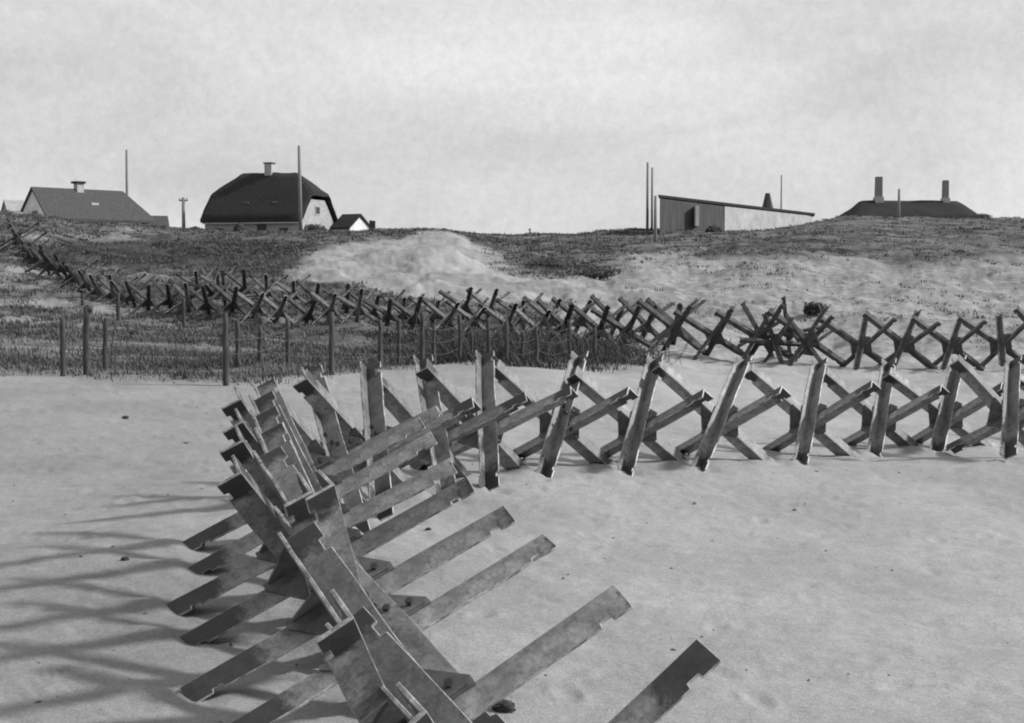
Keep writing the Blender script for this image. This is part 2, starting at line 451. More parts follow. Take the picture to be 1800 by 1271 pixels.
def build_ground():
    az = np.concatenate([np.linspace(-180, -27, 60)[:-1], np.linspace(-27, 27, 900), np.linspace(27, 180, 60)[1:-1]])
    rr = [0.3, 0.8, 1.5, 2.2, 2.8]
    while rr[-1] < 140: rr.append(rr[-1] * 1.0068)
    while rr[-1] < 900: rr.append(rr[-1] * 1.09)
    rr = np.array(rr); A, Rr = np.meshgrid(np.radians(az), rr)
    x = (Rr * np.sin(A)).ravel(); y = (Rr * np.cos(A)).ravel(); z = ground(x, y)
    nr, na = A.shape
    vs = np.column_stack([x, y, z])
    vs = np.vstack([vs, [[0, 0, gz(0, 0)]]])
    i = np.arange(nr - 1)[:, None] * na; j = np.arange(na)[None, :]; j2 = (j + 1) % na
    q = np.stack([i + j, i + j2, i + na + j2, i + na + j], -1).reshape(-1, 4)[:, ::-1]
    c = len(vs) - 1
    tri = np.stack([np.full(na, c), (np.arange(na) + 1) % na, np.arange(na)], -1)[:, ::-1]
    me = bpy.data.meshes.new('sand_ground')
    me.vertices.add(len(vs)); me.vertices.foreach_set('co', vs.ravel())
    nl = q.size + tri.size
    me.loops.add(nl); me.loops.foreach_set('vertex_index', np.concatenate([q.ravel(), tri.ravel()]).astype(np.int32))
    npoly = len(q) + len(tri)
    me.polygons.add(npoly)
    ls = np.concatenate([np.arange(len(q)) * 4, q.size + np.arange(len(tri)) * 3]).astype(np.int32)
    me.polygons.foreach_set('loop_start', ls)
    me.update(calc_edges=True)
    me.polygons.foreach_set('use_smooth', np.ones(npoly, bool))
    v = veg_mask(vs[:, 0], vs[:, 1], vs[:, 2])
    a = me.attributes.new('veg', 'FLOAT', 'POINT'); a.data.foreach_set('value', v.astype(np.float32))
    Yv = YH - F * (vs[:, 2] - HC) / np.maximum(vs[:, 1], 1); Xv = 900 + F * vs[:, 0] / np.maximum(vs[:, 1], 1)
    scrub = smooth(27, 31, vs[:, 1]) * (smooth(640, 610, Yv) * (0.25 + .75 * smooth(950, 1250, Xv)) + .8 * smooth(700, 690, Yv) * smooth(1150, 1100, Xv) * smooth(600, 640, Yv))
    a = me.attributes.new('scrub', 'FLOAT', 'POINT'); a.data.foreach_set('value', np.clip(scrub, 0, 1).astype(np.float32))
    tone = 1 - 0.10 * smooth(0.5, 0.7, fbm(vs[:, 0], vs[:, 1], 0.5, 61))
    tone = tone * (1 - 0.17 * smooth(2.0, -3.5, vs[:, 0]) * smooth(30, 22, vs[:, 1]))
    tone = tone * (1 - smooth(42, 60, vs[:, 1]) * (0.0 + 0.18 * smooth(.48, .66, fbm(vs[:, 0], vs[:, 1], 0.45, 67)) + .12 * smooth(.5, .62, fbm(vs[:, 0], vs[:, 1], 1.6, 69))))
    Yv = YH - F * (vs[:, 2] - HC) / np.maximum(vs[:, 1], 1); Xv = 900 + F * vs[:, 0] / np.maximum(vs[:, 1], 1)
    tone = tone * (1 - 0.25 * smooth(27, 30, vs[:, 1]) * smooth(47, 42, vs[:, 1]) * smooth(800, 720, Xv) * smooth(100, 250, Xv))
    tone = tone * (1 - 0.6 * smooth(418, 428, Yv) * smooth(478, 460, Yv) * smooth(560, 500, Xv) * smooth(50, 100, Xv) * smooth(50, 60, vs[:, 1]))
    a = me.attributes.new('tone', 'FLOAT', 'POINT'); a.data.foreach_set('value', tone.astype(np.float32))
    # make sure normals point up
    o = link('ground', me, M_SAND)
    if me.polygons[0].normal.z < 0: me.flip_normals()
    tag(o, kind='structure')
build_ground()

# ------------------------------------------------------------------ marram grass (uncountable)
def build_grass(name, n, seed, dens, hmin, hmax, bladesn, tone0, tone1, ymin, ymax, spread):
    rs = np.random.RandomState(seed)
    y = np.exp(rs.uniform(math.log(ymin), math.log(ymax), n)); X = rs.uniform(-250, 2050, n)
    x = (X - 900) / F * y; z = ground(x, y)
    keep = rs.rand(n) < dens(x, y, z)
    x, y, z = x[keep], y[keep], z[keep]
    m = len(x); k = bladesn
    th = rs.uniform(0, 2 * np.pi, (m, k)); rad = np.sqrt(rs.rand(m, k)) * spread
    hgt = rs.uniform(hmin, hmax, (m, 1)) * rs.uniform(0.55, 1.1, (m, k))
    bx = x[:, None] + np.cos(th) * rad; by = y[:, None] + np.sin(th) * rad; bz = z[:, None] - 0.03
    lean = rs.uniform(0.15, 0.75, (m, k)) * hgt
    wind = 0.22
    dx = np.cos(th) * lean - wind * hgt; dy = np.sin(th) * lean
    wd = rs.uniform(0.008, 0.02, (m, k)) * np.clip(y[:, None] / 45, 0.7, 1.8)
    pa = rs.uniform(0, np.pi, (m, k)); wx = np.cos(pa) * wd; wy = np.sin(pa) * wd
    P = np.stack([
        np.stack([bx - wx, by - wy, bz + 0 * bx], -1), np.stack([bx + wx, by + wy, bz + 0 * bx], -1),
        np.stack([bx + dx * 0.45 + wx * 0.7, by + dy * 0.45 + wy * 0.7, bz + hgt * 0.65], -1), np.stack([bx + dx * 0.45 - wx * 0.7, by + dy * 0.45 - wy * 0.7, bz + hgt * 0.65], -1),
        np.stack([bx + dx, by + dy, bz + hgt * 0.95], -1)], 2).reshape(-1, 3)
    nb = m * k; base = np.arange(nb)[:, None] * 5
    q = base + np.array([[0, 1, 2, 3]]); t_ = base + np.array([[3, 2, 4]])
    me = bpy.data.meshes.new(name)
    me.vertices.add(nb * 5); me.vertices.foreach_set('co', P.ravel())
    me.loops.add(nb * 7); me.loops.foreach_set('vertex_index', np.concatenate([q.ravel(), t_.ravel()]).astype(np.int32))
    me.polygons.add(nb * 2); me.polygons.foreach_set('loop_start', np.concatenate([np.arange(nb) * 4, nb * 4 + np.arange(nb) * 3]).astype(np.int32))
    me.update(calc_edges=True)
    tn = np.repeat(rs.uniform(tone0, tone1, (m, 1)) * rs.uniform(0.7, 1.3, (m, k)), 5, axis=1).ravel()
    a = me.attributes.new('tone', 'FLOAT', 'POINT'); a.data.foreach_set('value', tn.astype(np.float32))
    o = link(name, me, M_GRASS); tag(o, kind='stuff')
    return o
def d_veg(x, y, z): return veg_mask(x, y, z) ** 1.3
def d_veg(x, y, z):
    p = fbm(x * 0.45, y * 1.5, 0.55, 71)          # tussocks in wind-drawn bands with thin cover between
    X = 900 + F * x / y
    return veg_mask(x, y, z) ** 1.3 * (0.25 + 0.75 * smooth(0.40, 0.58, p)) * (1 - .6 * smooth(1150, 1300, X) * smooth(70, 76, y))
g1 = build_grass('dune_grass', 90000, 3, d_veg, 0.05, 0.20, 9, 0.035, 0.115, 25, 112, 0.30)
tag(g1, 'dark marram grass covering the dune slopes and ridge behind the beach', 'grass')

# ------------------------------------------------------------------ steel hedgehogs
W, T, G0 = 0.182, 0.019, 0.007
def slab(mb, up, dn, along_s, fixed_axis, f0, f1, sgn, W=W, notch=True):
    """one leg of an angle bar: runs along X from -dn to up; plane spans the other axis from 0 to sgn*W; thin on fixed_axis f0..f1"""
    w_ = sgn * W
    def nt_(a, b):  # ragged notch in the free edge
        return [(a, w_), (a + (b - a) * 0.1, w_ * 0.74), (a + (b - a) * 0.9, w_ * 0.72), (b, w_)]
    s = sgn * along_s
    poly = [(-dn, s), (up, s), (up, w_)]
    if notch:
        poly += [(up - 0.10, w_), (up - 0.105, w_ * 0.84), (up - 0.165, w_ * 0.83), (up - 0.17, w_)]
        poly += [(-dn + 0.22, w_), (-dn + 0.215, w_ * 0.83), (-dn + 0.155, w_ * 0.84), (-dn + 0.15, w_)]
    poly += [(-dn, w_)]
    n = len(poly); vs = []
    for fx_ in (f0, f1):
        for p, q in poly:
            vs.append((p, q, fx_) if fixed_axis == 2 else (p, fx_, q))
    fs = [tuple(range(n)), tuple(range(n, 2 * n))[::-1]] + [(i, i + n, (i + 1) % n + n, (i + 1) % n) for i in range(n)]
    mb.add(vs, fs)
def beam_mesh(name, up, dn, s1, s2, stain_up, stain_dn, bev=True, w1=W, w2=W, steel_m=None, seed=0):
    """angle bar along local X; legs extend to s1 along Y and s2 along Z; corner offset by the gusset half-thickness"""
    mb = MB()
    # leg in the XY plane (extends s1 along Y), thin along Z on the side of s2
    z0, z1 = s2 * G0, s2 * (G0 + T)
    k0 = len(mb.v)
    slab(mb, up, dn, G0, 2, z0, z1, s1, w1)
    # leg in the XZ plane (extends s2 along Z), starts after the first leg's thickness
    y0, y1 = s1 * G0, s1 * (G0 + T)
    slab(mb, up, dn, G0 + T, 1, y0, y1, s2, w2)
    me = mb.mesh(name)
    bm = bmesh.new(); bm.from_mesh(me)
    if bev:
        bmesh.ops.bevel(bm, geom=[e for e in bm.edges], offset=0.003, segments=1, affect='EDGES', clamp_overlap=True)
    # cuts along the bar so the stain attribute resolves
    for xx in (up - 0.5, up - 0.35, up - 0.25, up - 0.15, up - 0.05, -dn + 0.05, -dn + 0.15, -dn + 0.3, -dn + 0.45, -dn + 0.6):
        bmesh.ops.bisect_plane(bm, geom=bm.verts[:] + bm.edges[:] + bm.faces[:], plane_co=(xx, 0, 0), plane_no=(1, 0, 0))
    if bev:                                      # dents and slight bends of hard-used bars
        for k_ in range(30):
            bmesh.ops.bisect_plane(bm, geom=bm.verts[:] + bm.edges[:] + bm.faces[:], plane_co=(-dn + (k_ + .5) * (up + dn) / 30, 0, 0), plane_no=(1, 0, 0))
        for v in bm.verts:
            q_ = Vector((v.co.x * 3.0 + seed * 7.3, v.co.y * 5, v.co.z * 5))
            edge_ = min(1, (abs(v.co.y) + abs(v.co.z)) / .15)
            v.co += Vector((0.35 * mnoise.noise(q_ * 2.5), mnoise.noise(q_ + Vector((5, 0, 0))), mnoise.noise(q_ + Vector((0, 5, 0))))) * .007 * edge_
            v.co += Vector((0, mnoise.noise(Vector((v.co.x * .9, seed, 0))), mnoise.noise(Vector((v.co.x * .9, seed, 5))))) * .010
    bm.normal_update(); bm.to_mesh(me); bm.free()
    a = me.attributes.new('along', 'FLOAT', 'POINT')
    vals = []
    for v in me.vertices:
        vals.append(min(up - v.co.x - stain_up, v.co.x + dn - stain_dn))
    a.data.foreach_set('value', vals)
    me.materials.append(steel_m or M_STEEL); me.materials.append(M_WORN if not steel_m else M_SHADED)
    for p in me.polygons:                      # scoured rims: everything that is not a broad flat side
        c = p.center; nx = p.normal
        flat = (abs(nx.z) > .85 and abs(c.z) < G0 + T + .03) or (abs(nx.y) > .85 and abs(c.y) < G0 + T + .03)
        if not flat: p.material_index = 1
    return me
def gusset_mesh(name, shape, g=0.35):
    mb = MB()
    if shape == 'bow':      # two opposite quadrants
        pts = [(g, -.02), (g, .03), (.03, g), (-.02, g), (-.02, .02), (-g, .02), (-g, -.03), (-.03, -g), (.02, -g), (.02, -.02)]
    else:                   # three quadrants, open between the two upper arms
        g *= .9
        pts = [(g, .02), (.02, .02), (.02, g), (-.03, g), (-g, .03), (-g, -.03), (-.03, -g), (.03, -g), (g, -.03)]
    mb.prism(pts, 2, -G0 + 0.0008, G0 - 0.0008)
    me = mb.mesh(name)
    a = me.attributes.new('along', 'FLOAT', 'POINT'); a.data.foreach_set('value', [1.0] * len(me.vertices))
    me.materials.append(M_STEEL)
    return me
def bolt_mesh():
    mb = MB()
    r = 0.021
    hexp = [(r * math.cos(a), r * math.sin(a)) for a in [math.pi / 3 * k for k in range(6)]]
    mb.prism(hexp, 2, G0 + T + 0.0005, G0 + T + 0.022)
    mb.prism(hexp, 2, -(G0 + T + 0.024), -(G0 + T + 0.0005))
    mb.prism([(0.55 * p, 0.55 * q) for p, q in hexp], 2, -(G0 + T + 0.0004), (G0 + T + 0.0004))
    me = mb.mesh('bolt'); me.materials.append(M_BOLT)
    return me
BOLT = bolt_mesh()
# plates between bar 1 and 2 (same-side quadrants), bar 2 and 3 (opposite quadrants), bar 1 and 3 (lower quadrant)
GUSR = {}
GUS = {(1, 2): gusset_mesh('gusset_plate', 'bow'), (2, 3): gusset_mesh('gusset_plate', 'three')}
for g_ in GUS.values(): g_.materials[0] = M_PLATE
BM = {}
def get_beam(kind, cls, var=0):
    """kind 1,2,3 = the three bars; local X along the bar"""
    key = (kind, cls, var)
    if key in BM: return BM[key]
    up, dn, su, sdn = {
        ('near', 1): (1.12, 1.02, .05, .25), ('near', 2): (1.12, 1.03, .0, .40), ('near', 3): (1.10, 1.02, .14, .3),
        ('row', 1): (1.18, 1.03, .17, .32), ('row', 2): (1.14, 1.02, .22, .22), ('row', 3): (1.08, 1.04, .15, .25),
        ('far', 1): (1.16, 0.99, .22, .25), ('far', 2): (1.18, 0.99, .26, .25), ('far', 3): (1.16, 0.99, .22, .25),
        ('tip', 2): (1.08, 1.02, .27, .40),
    }[(cls, kind)]
    # bar 1: legs (+b2,+b3); bar 2: legs (-b3,-b1); bar 3: legs (+b1,-b2)
    # local frames (right-handed, X along bar): bar1 X=b1,Y=b3,Z=b2; bar2 X=b2,Y=b1,Z=b3; bar3 X=b3,Y=b2,Z=b1
    s1, s2 = {1: (1, 1), 2: (-1, -1), 3: (-1, 1)}[kind]
    w1, w2 = {1: (.115 if cls == 'near' else .14, .19), 2: (.145, .19 if cls == 'row' else .16), 3: (.17, .16)}[kind]
    if cls == 'far': w1, w2 = w1 * .78, w2 * .78
    BM[key] = beam_mesh('beam', up, dn, s1, s2, su, sdn, cls != 'far', w1, w2, M_SHADED if (cls == 'far' and var != 1) else None, seed=var + 10 * kind)
    return BM[key]
def frame(b, i, j, k, off):
    m = Matrix.Identity(4)
    for c_, ax in enumerate((i, j, k)):
        v = b[ax - 1]
        for r_ in range(3): m[r_][c_] = v[r_]
    for r_ in range(3): m[r_][3] = off[r_]
    return m
def orth(b):
    b1 = Vector(b[0]).normalized(); b2 = Vector(b[1]); b2 = (b2 - b1 * b1.dot(b2)).normalized()
    b3 = b2.cross(b1).normalized()          # left-handed triple as fitted
    if b3.dot(Vector(b[2])) < 0: b3 = -b3
    return [b1, b2, b3]
def hedgehog(c, b, cls, label, group, bolts=False, stain_tip=False, var=0, scale=1.0):
    b = orth(b)
    base = Vector((c[0], c[1], gz(c[0], c[1])))
    off = Vector(c) - base
    root = empty('steel_hedgehog', base)
    tag(root, label, 'beach obstacle', group)
    for kind, (i, j, k) in ((1, (1, 3, 2)), (2, (2, 1, 3)), (3, (3, 2, 1))):
        cl = 'tip' if (stain_tip and kind == 2) else cls
        o = bpy.data.objects.new('beam', get_beam(kind, cl, var)); COL.objects.link(o); o.parent = root
        o.matrix_local = frame(b, i, j, k, off)
    for (i, j, k) in ((1, 2, 3), (2, 3, 1)):
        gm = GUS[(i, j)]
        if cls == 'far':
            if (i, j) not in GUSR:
                GUSR[(i, j)] = gm.copy(); GUSR[(i, j)].materials[0] = M_SHADED
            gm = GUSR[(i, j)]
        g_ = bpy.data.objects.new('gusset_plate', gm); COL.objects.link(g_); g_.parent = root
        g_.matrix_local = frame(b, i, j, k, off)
        if bolts:
            sg = {(1, 2): (1, 1), (2, 3): (1, -1)}[(i, j)]
            for p, q in ((0.25 * sg[0], 0.04 * sg[1]), (0.13 * sg[0], 0.08 * sg[1]), (0.04 * sg[0], 0.25 * sg[1]), (0.08 * sg[0], 0.13 * sg[1])):
                bo = bpy.data.objects.new('bolt', BOLT); COL.objects.link(bo); bo.parent = g_
                bo.matrix_local = Matrix.Translation((p, q, 0))
    root.scale = (scale,) * 3
    return root
ORD = ['first', 'second', 'third', 'fourth', 'fifth', 'sixth', 'seventh', 'eighth', 'ninth', 'tenth', 'eleventh', 'twelfth', 'thirteenth', 'fourteenth', 'fifteenth',
       'sixteenth', 'seventeenth', 'eighteenth', 'nineteenth', 'twentieth']
NEARL = ['nearest steel hedgehog, at the bottom edge, its raised arm ending in a long black tip',
 'second nearest steel hedgehog, dark arm reaching right above the small dark clump',
 'third nearest steel hedgehog, with the pale notched arm pointing right',
 'fourth nearest steel hedgehog, its dark foot farthest left and lowest on the sand',
 'fifth nearest steel hedgehog, arm just left of the tallest upright beam',
 'sixth nearest steel hedgehog in the tightly overlapping arm of the front row',
 'seventh nearest steel hedgehog in the tightly overlapping arm of the front row',
 'eighth nearest steel hedgehog, its top leftmost where the front row bends away',
 'steel hedgehog at the bend of the front row, ninth from the camera, pale edge left']
for i, (c, b, _u, _d) in enumerate(HH):
    if i < NEAR:
        lab = NEARL[i]
    else:
        lab = 'steel hedgehog in the front row across the sand, %s to the right of the bend' % ORD[i - NEAR]
    hedgehog(c, b, 'near' if i < NEAR else 'row', lab, 'steel hedgehogs of the curving front row', bolts=i < 13, stain_tip=(i == 0), var=i % 4)

# ---- the far row, curving up the dune on the left
def far_row(ctrl, step, seed, group, fmt):
    rs = random.Random(seed)
    px = [c[0] for c in ctrl]; dp = [c[1] for c in ctrl]
    pts = []
    for t_ in np.linspace(px[0], px[-1], 900):
        d = float(np.interp(t_, px, dp)); pts.append((atx(t_, d), d))
    out = [pts[0]]
    for p in pts[1:]:
        st_ = step[0] + (step[1] - step[0]) * min(1, max(0, (900 + F * p[0] / p[1] - 850) / 350))
        if math.hypot(p[0] - out[-1][0], p[1] - out[-1][1]) >= st_: out.append(p)
    n = len(out)
    for i, (x, y) in enumerate(out):
        i2 = min(i + 1, n - 1); i1 = max(i - 1, 0)
        dx, dy = out[i2][0] - out[i1][0], out[i2][1] - out[i1][1]
        yaw = 1.15 + math.atan2(dy, dx) * 0.7 + rs.uniform(-0.14, 0.14)
        tl = (rs.uniform(-.13, .13), rs.uniform(-.13, .13))
        bs = []
        for k in (0, 2, 1):
            a = yaw + k * 2 * math.pi / 3
            v = Vector((.8165 * math.cos(a), .8165 * math.sin(a), .5774))
            v = Matrix.Rotation(tl[0], 3, 'X') @ (Matrix.Rotation(tl[1], 3, 'Y') @ v)
            bs.append(v)
        x += rs.uniform(-.12, .12); y += rs.uniform(-.15, .15)
        px_now = 900 + F * x / y
        big = (.90 + .20 * min(1, max(0, (px_now - 850) / 400))) * rs.uniform(.96, 1.04)
        hedgehog((x, y, gz(x, y) + 0.57 * big - rs.uniform(0, .08)), bs, 'far', fmt(i, n), group, var=0 if px_now > 1080 else (1 if rs.random() < .6 else 0), scale=big)
    return n
def ordw(i):
    if i < 20: return ORD[i]
    tens = {2: 'twenty', 3: 'thirty', 4: 'forty', 5: 'fifty', 6: 'sixty', 7: 'seventy'}[(i + 1) // 10]
    r_ = (i + 1) % 10
    return {2: 'twentieth', 3: 'thirtieth', 4: 'fortieth', 5: 'fiftieth', 6: 'sixtieth', 7: 'seventieth'}[(i + 1) // 10] if r_ == 0 else tens + '-' + ORD[r_ - 1]
nf = far_row([(30, 64.5), (60, 60.5), (90, 57), (140, 53.5), (240, 49.5), (360, 47.2), (500, 45.8), (700, 44.2), (900, 42.5), (1100, 40), (1300, 38.3), (1500, 37.6), (1700, 37.6), (1900, 37.6)],
        (0.95, 1.22), 5, 'steel hedgehogs of the long far row', lambda i, n: 'small distant steel hedgehog of the long far row, %s from its left end' % ordw(i))
nb_ = far_row([(345, 53.5), (500, 51), (700, 49), (900, 46.5), (1130, 43.5), (1230, 42)], (1.15, 1.2), 9, 'steel hedgehogs of the short back row',
        lambda i, n: 'small distant steel hedgehog of the back row behind the wire, %s from its left end' % ordw(i))
# ---- hedgehogs thrown on top of the far row
for k, (px, d, dz, yaw, tx, ty, lab) in enumerate([
    (1335, 38.8, .85, 0.5, 0.5, 0.3, 'tilted steel hedgehog heaped on the far row, left one with the upright prong'),
    (1388, 38.8, .95, 2.0, -0.4, 0.45, 'tilted steel hedgehog heaped on the far row, right and topmost of the heap'),
    (1362, 38.0, 0.62, 1.4, 0.2, -0.5, 'tilted steel hedgehog at the foot of the heap in the far row'),
    (1418, 37.8, 0.58, 2.6, 0.3, 0.2, 'steel hedgehog leaning against the right side of the heap in the far row'),
    (372, 48.5, 0.85, 0.8, 0.4, -0.4, 'dark tilted steel hedgehog piled on the far row below the thatched house'),
    (398, 48.2, 0.8, 2.3, -0.3, 0.5, 'dark steel hedgehog piled beside another below the thatched house')]):
    bs = []
    for q in (0, 2, 1):
        a = yaw + q * 2 * math.pi / 3
        v = Vector((.8165 * math.cos(a), .8165 * math.sin(a), .5774))
        bs.append(Matrix.Rotation(tx, 3, 'X') @ (Matrix.Rotation(ty, 3, 'Y') @ v))
    x = atx(px, d)
    hedgehog((x, d, gz(x, d) + dz), bs, 'far', lab, 'steel hedgehogs heaped on the far row', scale=.85)

# ------------------------------------------------------------------ wooden fence posts
def post(px, ytop, ybase, d, r=0.055, tilt=0.0, label='', flag=False):
    x = atx(px, d); z0 = gz(x, d)
    h = (ybase - ytop) * d / F
    rs = random.Random(int(px * 7))
    root = MB()
    pts = []; rad = []
    n = 7
    for i in range(n + 1):
        t_ = i / n
        pts.append((tilt * h * t_ + rs.uniform(-.012, .012), rs.uniform(-.012, .012), -0.3 * (1 - t_) + h * t_ if i else -0.3))
        rad.append(r * .9 * (1.08 - 0.16 * t_) * rs.uniform(.86, 1.14))
    root.tube(pts, rad, 9)
    if flag:
        root.tube([(tilt * h - r * .3, 0, h - .02), (tilt * h + .1, .02, h - .05)], r * .9, 7)
    o = root.build('fence_post', M_WOOD, None, True)
    o.location = (x, d, z0)
    tag(o, label, 'post', 'wooden posts standing in the dune grass')
    return o
PL = [(109, 580, 683, 25.5, .055, 0, 'leftmost wooden post in the dune grass at the edge of the sand'),
 (149, 553, 673, 26.0, .065, .03, 'tallest dark wooden post with a hooked top, second from the left'),
 (183, 572, 664, 27.0, .05, .03, 'thin leaning wooden post, third from the left'),
 (396, 552, 681, 24.8, .06, 0, 'tall wooden post with a pale lit side, left of the front row bend'),
 (417, 573, 655, 28.5, .05, 0, 'short dark wooden post just behind the tall pale-sided one'),
 (506, 568, 655, 28.5, .05, -.02, 'wooden post standing between the front row bend and the tall post'),
 (583, 558, 668, 26.5, .06, 0, 'dark wooden post above the first upright beam of the bend'),
 (668, 565, 650, 28.0, .05, 0, 'thin pale wooden post behind the second upright beam'),
 (742, 545, 640, 29.0, .055, 0, 'dark wooden post at the left end of the wire tangle'),
 (762, 570, 640, 29.8, .045, 0, 'short pale wooden post at the left end of the wire tangle'),
 (808, 545, 628, 31.0, .05, 0, 'wooden post in the wire tangle, third from its left end'),
 (829, 575, 626, 32.0, .045, 0, 'stubby wooden post in the wire tangle, fourth from its left end'),
 (890, 560, 636, 29.8, .05, 0, 'wooden post in the middle of the wire tangle'),
 (943, 565, 632, 30.8, .05, 0, 'pale wooden post right of the middle of the wire tangle'),
 (1001, 545, 622, 33.0, .05, 0, 'wooden post at the right end of the wire tangle'),
 (700, 560, 638, 30.0, .05, .02, 'leaning wooden post left of the wire tangle'),
 (858, 552, 630, 30.8, .05, 0, 'wooden post in the left half of the wire tangle, beside a stub'),
 (918, 572, 624, 32.0, .045, .02, 'short wooden post in the right half of the wire tangle'),
 (1045, 560, 620, 34.0, .05, 0, 'last wooden post at the far right of the wire tangle'),
 (455, 585, 650, 29.5, .05, .03, 'short leaning wooden post right of the tall pale-sided one'),
 (208, 500, 553, 46, .07, 0, 'distant dark wooden post below the far row on the left'),
 (323, 505, 556, 45, .07, 0, 'distant dark wooden post below the far row, right of two'),
 (146, 505, 525, 49, .07, 0, 'short distant wooden stump on the left slope'),
 ]
for i, (px, yt, yb, d, r, tl, lab) in enumerate(PL):
    post(px, yt, yb, d, r, tl, lab, flag=(px == 149))

# ------------------------------------------------------------------ barbed wire entanglement
def wire_tangle():
    rs = random.Random(4)
    mb = MB()
    for k in range(60):
        px0 = rs.uniform(760, 1110); ln = rs.uniform(1.5, 3.6); d = rs.uniform(31.5, 40)
        x0 = atx(px0, d); r0 = rs.uniform(.16, .36); ph = rs.uniform(0, 6); turns = max(3, int(ln / rs.uniform(.3, .6)))
        hd = rs.uniform(-.9, .9); ch, sh = math.cos(hd), math.sin(hd); pts = []
        j1, j2 = rs.uniform(2, 9), rs.uniform(2, 9)
        for i in range(turns * 10):
            t_ = i / (turns * 10); a = ph + i / 10 * 2 * math.pi
            rr = r0 * (1 + .35 * math.sin(j1 * t_ * 6 + ph))
            u = (t_ - .5) * ln + .3 * r0 * math.sin(a * 1.3 + j2); v_ = rr * math.cos(a)
            x = x0 + u * ch - v_ * sh; y = d + u * sh + v_ * ch
            pts.append((x, y, rr * (1 + math.sin(a)) * rs.uniform(.9, 1.1) * .9))
        zb = ground(np.array([p[0] for p in pts]), np.array([p[1] for p in pts]))
        mb.tube([(p[0], p[1], p[2] + float(z) + .02) for p, z in zip(pts, zb)], 0.008, 3)
    o = mb.build('barbed_wire_tangle', M_WIRE)
    tag(o, 'dark coils of barbed wire between posts behind the front row', 'barbed wire')
wire_tangle()
def brushwood():
    def dens(x, y, z):
        X = 900 + F * x / y
        nn = fbm(x, y, 0.7, 81)
        return smooth(700, 790, X + (nn - .5) * 260) * smooth(1150, 980, X + (nn - .5) * 260) * smooth(29.5, 33.5, y + (nn - .5) * 5) * smooth(43.5, 41, y) * (0.35 + .65 * smooth(.35, .55, nn))
    o = build_grass('dark_undergrowth', 60000, 12, dens, 0.08, 0.34, 9, 0.018, 0.06, 29, 44, 0.3)
    tag(o, 'dark scrub growing through the wire between the two rows', 'scrub')
brushwood()
def wires(name, posts_, hs, label):
    """sagging strands strung from post to post"""
    mb = MB()
    for h in hs:
        for a, b in zip(posts_[:-1], posts_[1:]):
            pa = Vector((atx(a[0], a[1]), a[1], 0)); pb = Vector((atx(b[0], b[1]), b[1], 0))
            za = gz(pa.x, pa.y) + h; zb = gz(pb.x, pb.y) + h; pts = []
            for i in range(13):
                t_ = i / 12; p = pa.lerp(pb, t_); pts.append((p.x, p.y, za + (zb - za) * t_ - 0.10 * math.sin(math.pi * t_)))
            mb.tube(pts, 0.006, 3)
    o = mb.build(name, M_WIRE)
    tag(o, label, 'wire')
wires('fence_wire', [(109, 25.5), (149, 26.0), (396, 24.8), (506, 28.5), (583, 26.5), (668, 28.0), (742, 29.0), (808, 31.0), (890, 29.8), (943, 30.8), (1001, 33)], (0.3, 0.55, 0.8),
      'three thin slack wires strung along the wooden posts')

# ------------------------------------------------------------------ utility poles
def pole(px, ytop, ybase, d, r, lab, cross=False, tilt=0.0, m=None, thick_top=0.7):
    x = atx(px, d); z0 = gz(x, d); ztop = zof(ytop, d)
    root = empty('utility_pole', (x, d, z0))
    tag(root, lab, 'pole', 'poles along the dune ridge')
    h = ztop - z0
    MB().tube([(0, 0, -0.5), (tilt * h * .5, 0, h * .5), (tilt * h, 0, h)], [r, r * .85, r * thick_top], 8).build('pole_shaft', m or M_POLE, root, True)
    if cross:
        MB().box(tilt * h - .36, tilt * h + .36, -.05, .05, h - .30, h - .18).build('crossarm', M_POLE, root)
        for s in (-.3, .3):
            MB().tube([(s, 0, h - .16), (s, 0, h - .05)], .05, 6).build('insulator', M_POLE, root)
    return root
pole(226, 265, 400, 140, .16, 'tall thin pole rising behind the left grey-roofed house', tilt=.006)
pole(325, 348, 402, 118, .17, 'short pole with a crossarm between the two houses', cross=True)
pole(530, 258, 405, 104, .15, 'tall pole in front of the thatched house, right of its chimney', tilt=-.012)
pole(1137, 287, 410, 96, .10, 'tall thin pole, left of the pair beside the long shed')
pole(1145, 296, 410, 99, .09, 'thin pole, right of the pair beside the long shed')
pole(1151, 345, 432, 84, .11, 'shorter pale pole standing on the slope at the shed corner')
pole(1371, 309, 400, 112, .07, 'faint thin pole behind the long shed roof')
pole(1577, 333, 380, 104, .11, 'short pole in front of the low thatched roof on the right hill')
def stump(px, yt, d, w_, lab):
    x = atx(px, d); z0 = gz(x, d); h = zof(yt, d) - z0
    mb = MB(); mb.tube([(0, 0, -.3), (0.02, 0, h * .5), (0, 0, h * .82)], [w_ * .5, w_ * .45, w_ * .55], 8)
    mb.tube([(-w_ * .55, 0, h * .86), (w_ * .2, 0, h * .98), (w_ * .9, 0, h * .9)], [w_ * .6, w_ * .55, w_ * .3], 8)
    o = mb.build('wooden_stump', M_WOOD, None, True); o.location = (x, d, z0)
    tag(o, lab, 'stump')
stump(1487, 430, 84, .42, 'thick dark stump on the grassy hill below the low thatched roof')
x_ = atx(655, 112); z_ = gz(x_, 112)
o_ = MB().prism([(-.22, -.3), (.22, -.3), (.25, zof(389, 112) - z_), (-.2, zof(388, 112) - z_)], 1, -.2, .2).build('wooden_stump', M_WOOD); o_.location = (x_, 112, z_)
tag(o_, 'dark square block standing alone right of the small outbuilding', 'stump')
stump(931, 403, 101, .10, 'tiny stick on the bare ridge between the houses and the shed')

# ------------------------------------------------------------------ buildings
def at(px, y, d): return Vector((atx(px, d), d, zof(y, d)))
def obox(root_loc, pts_fn): pass

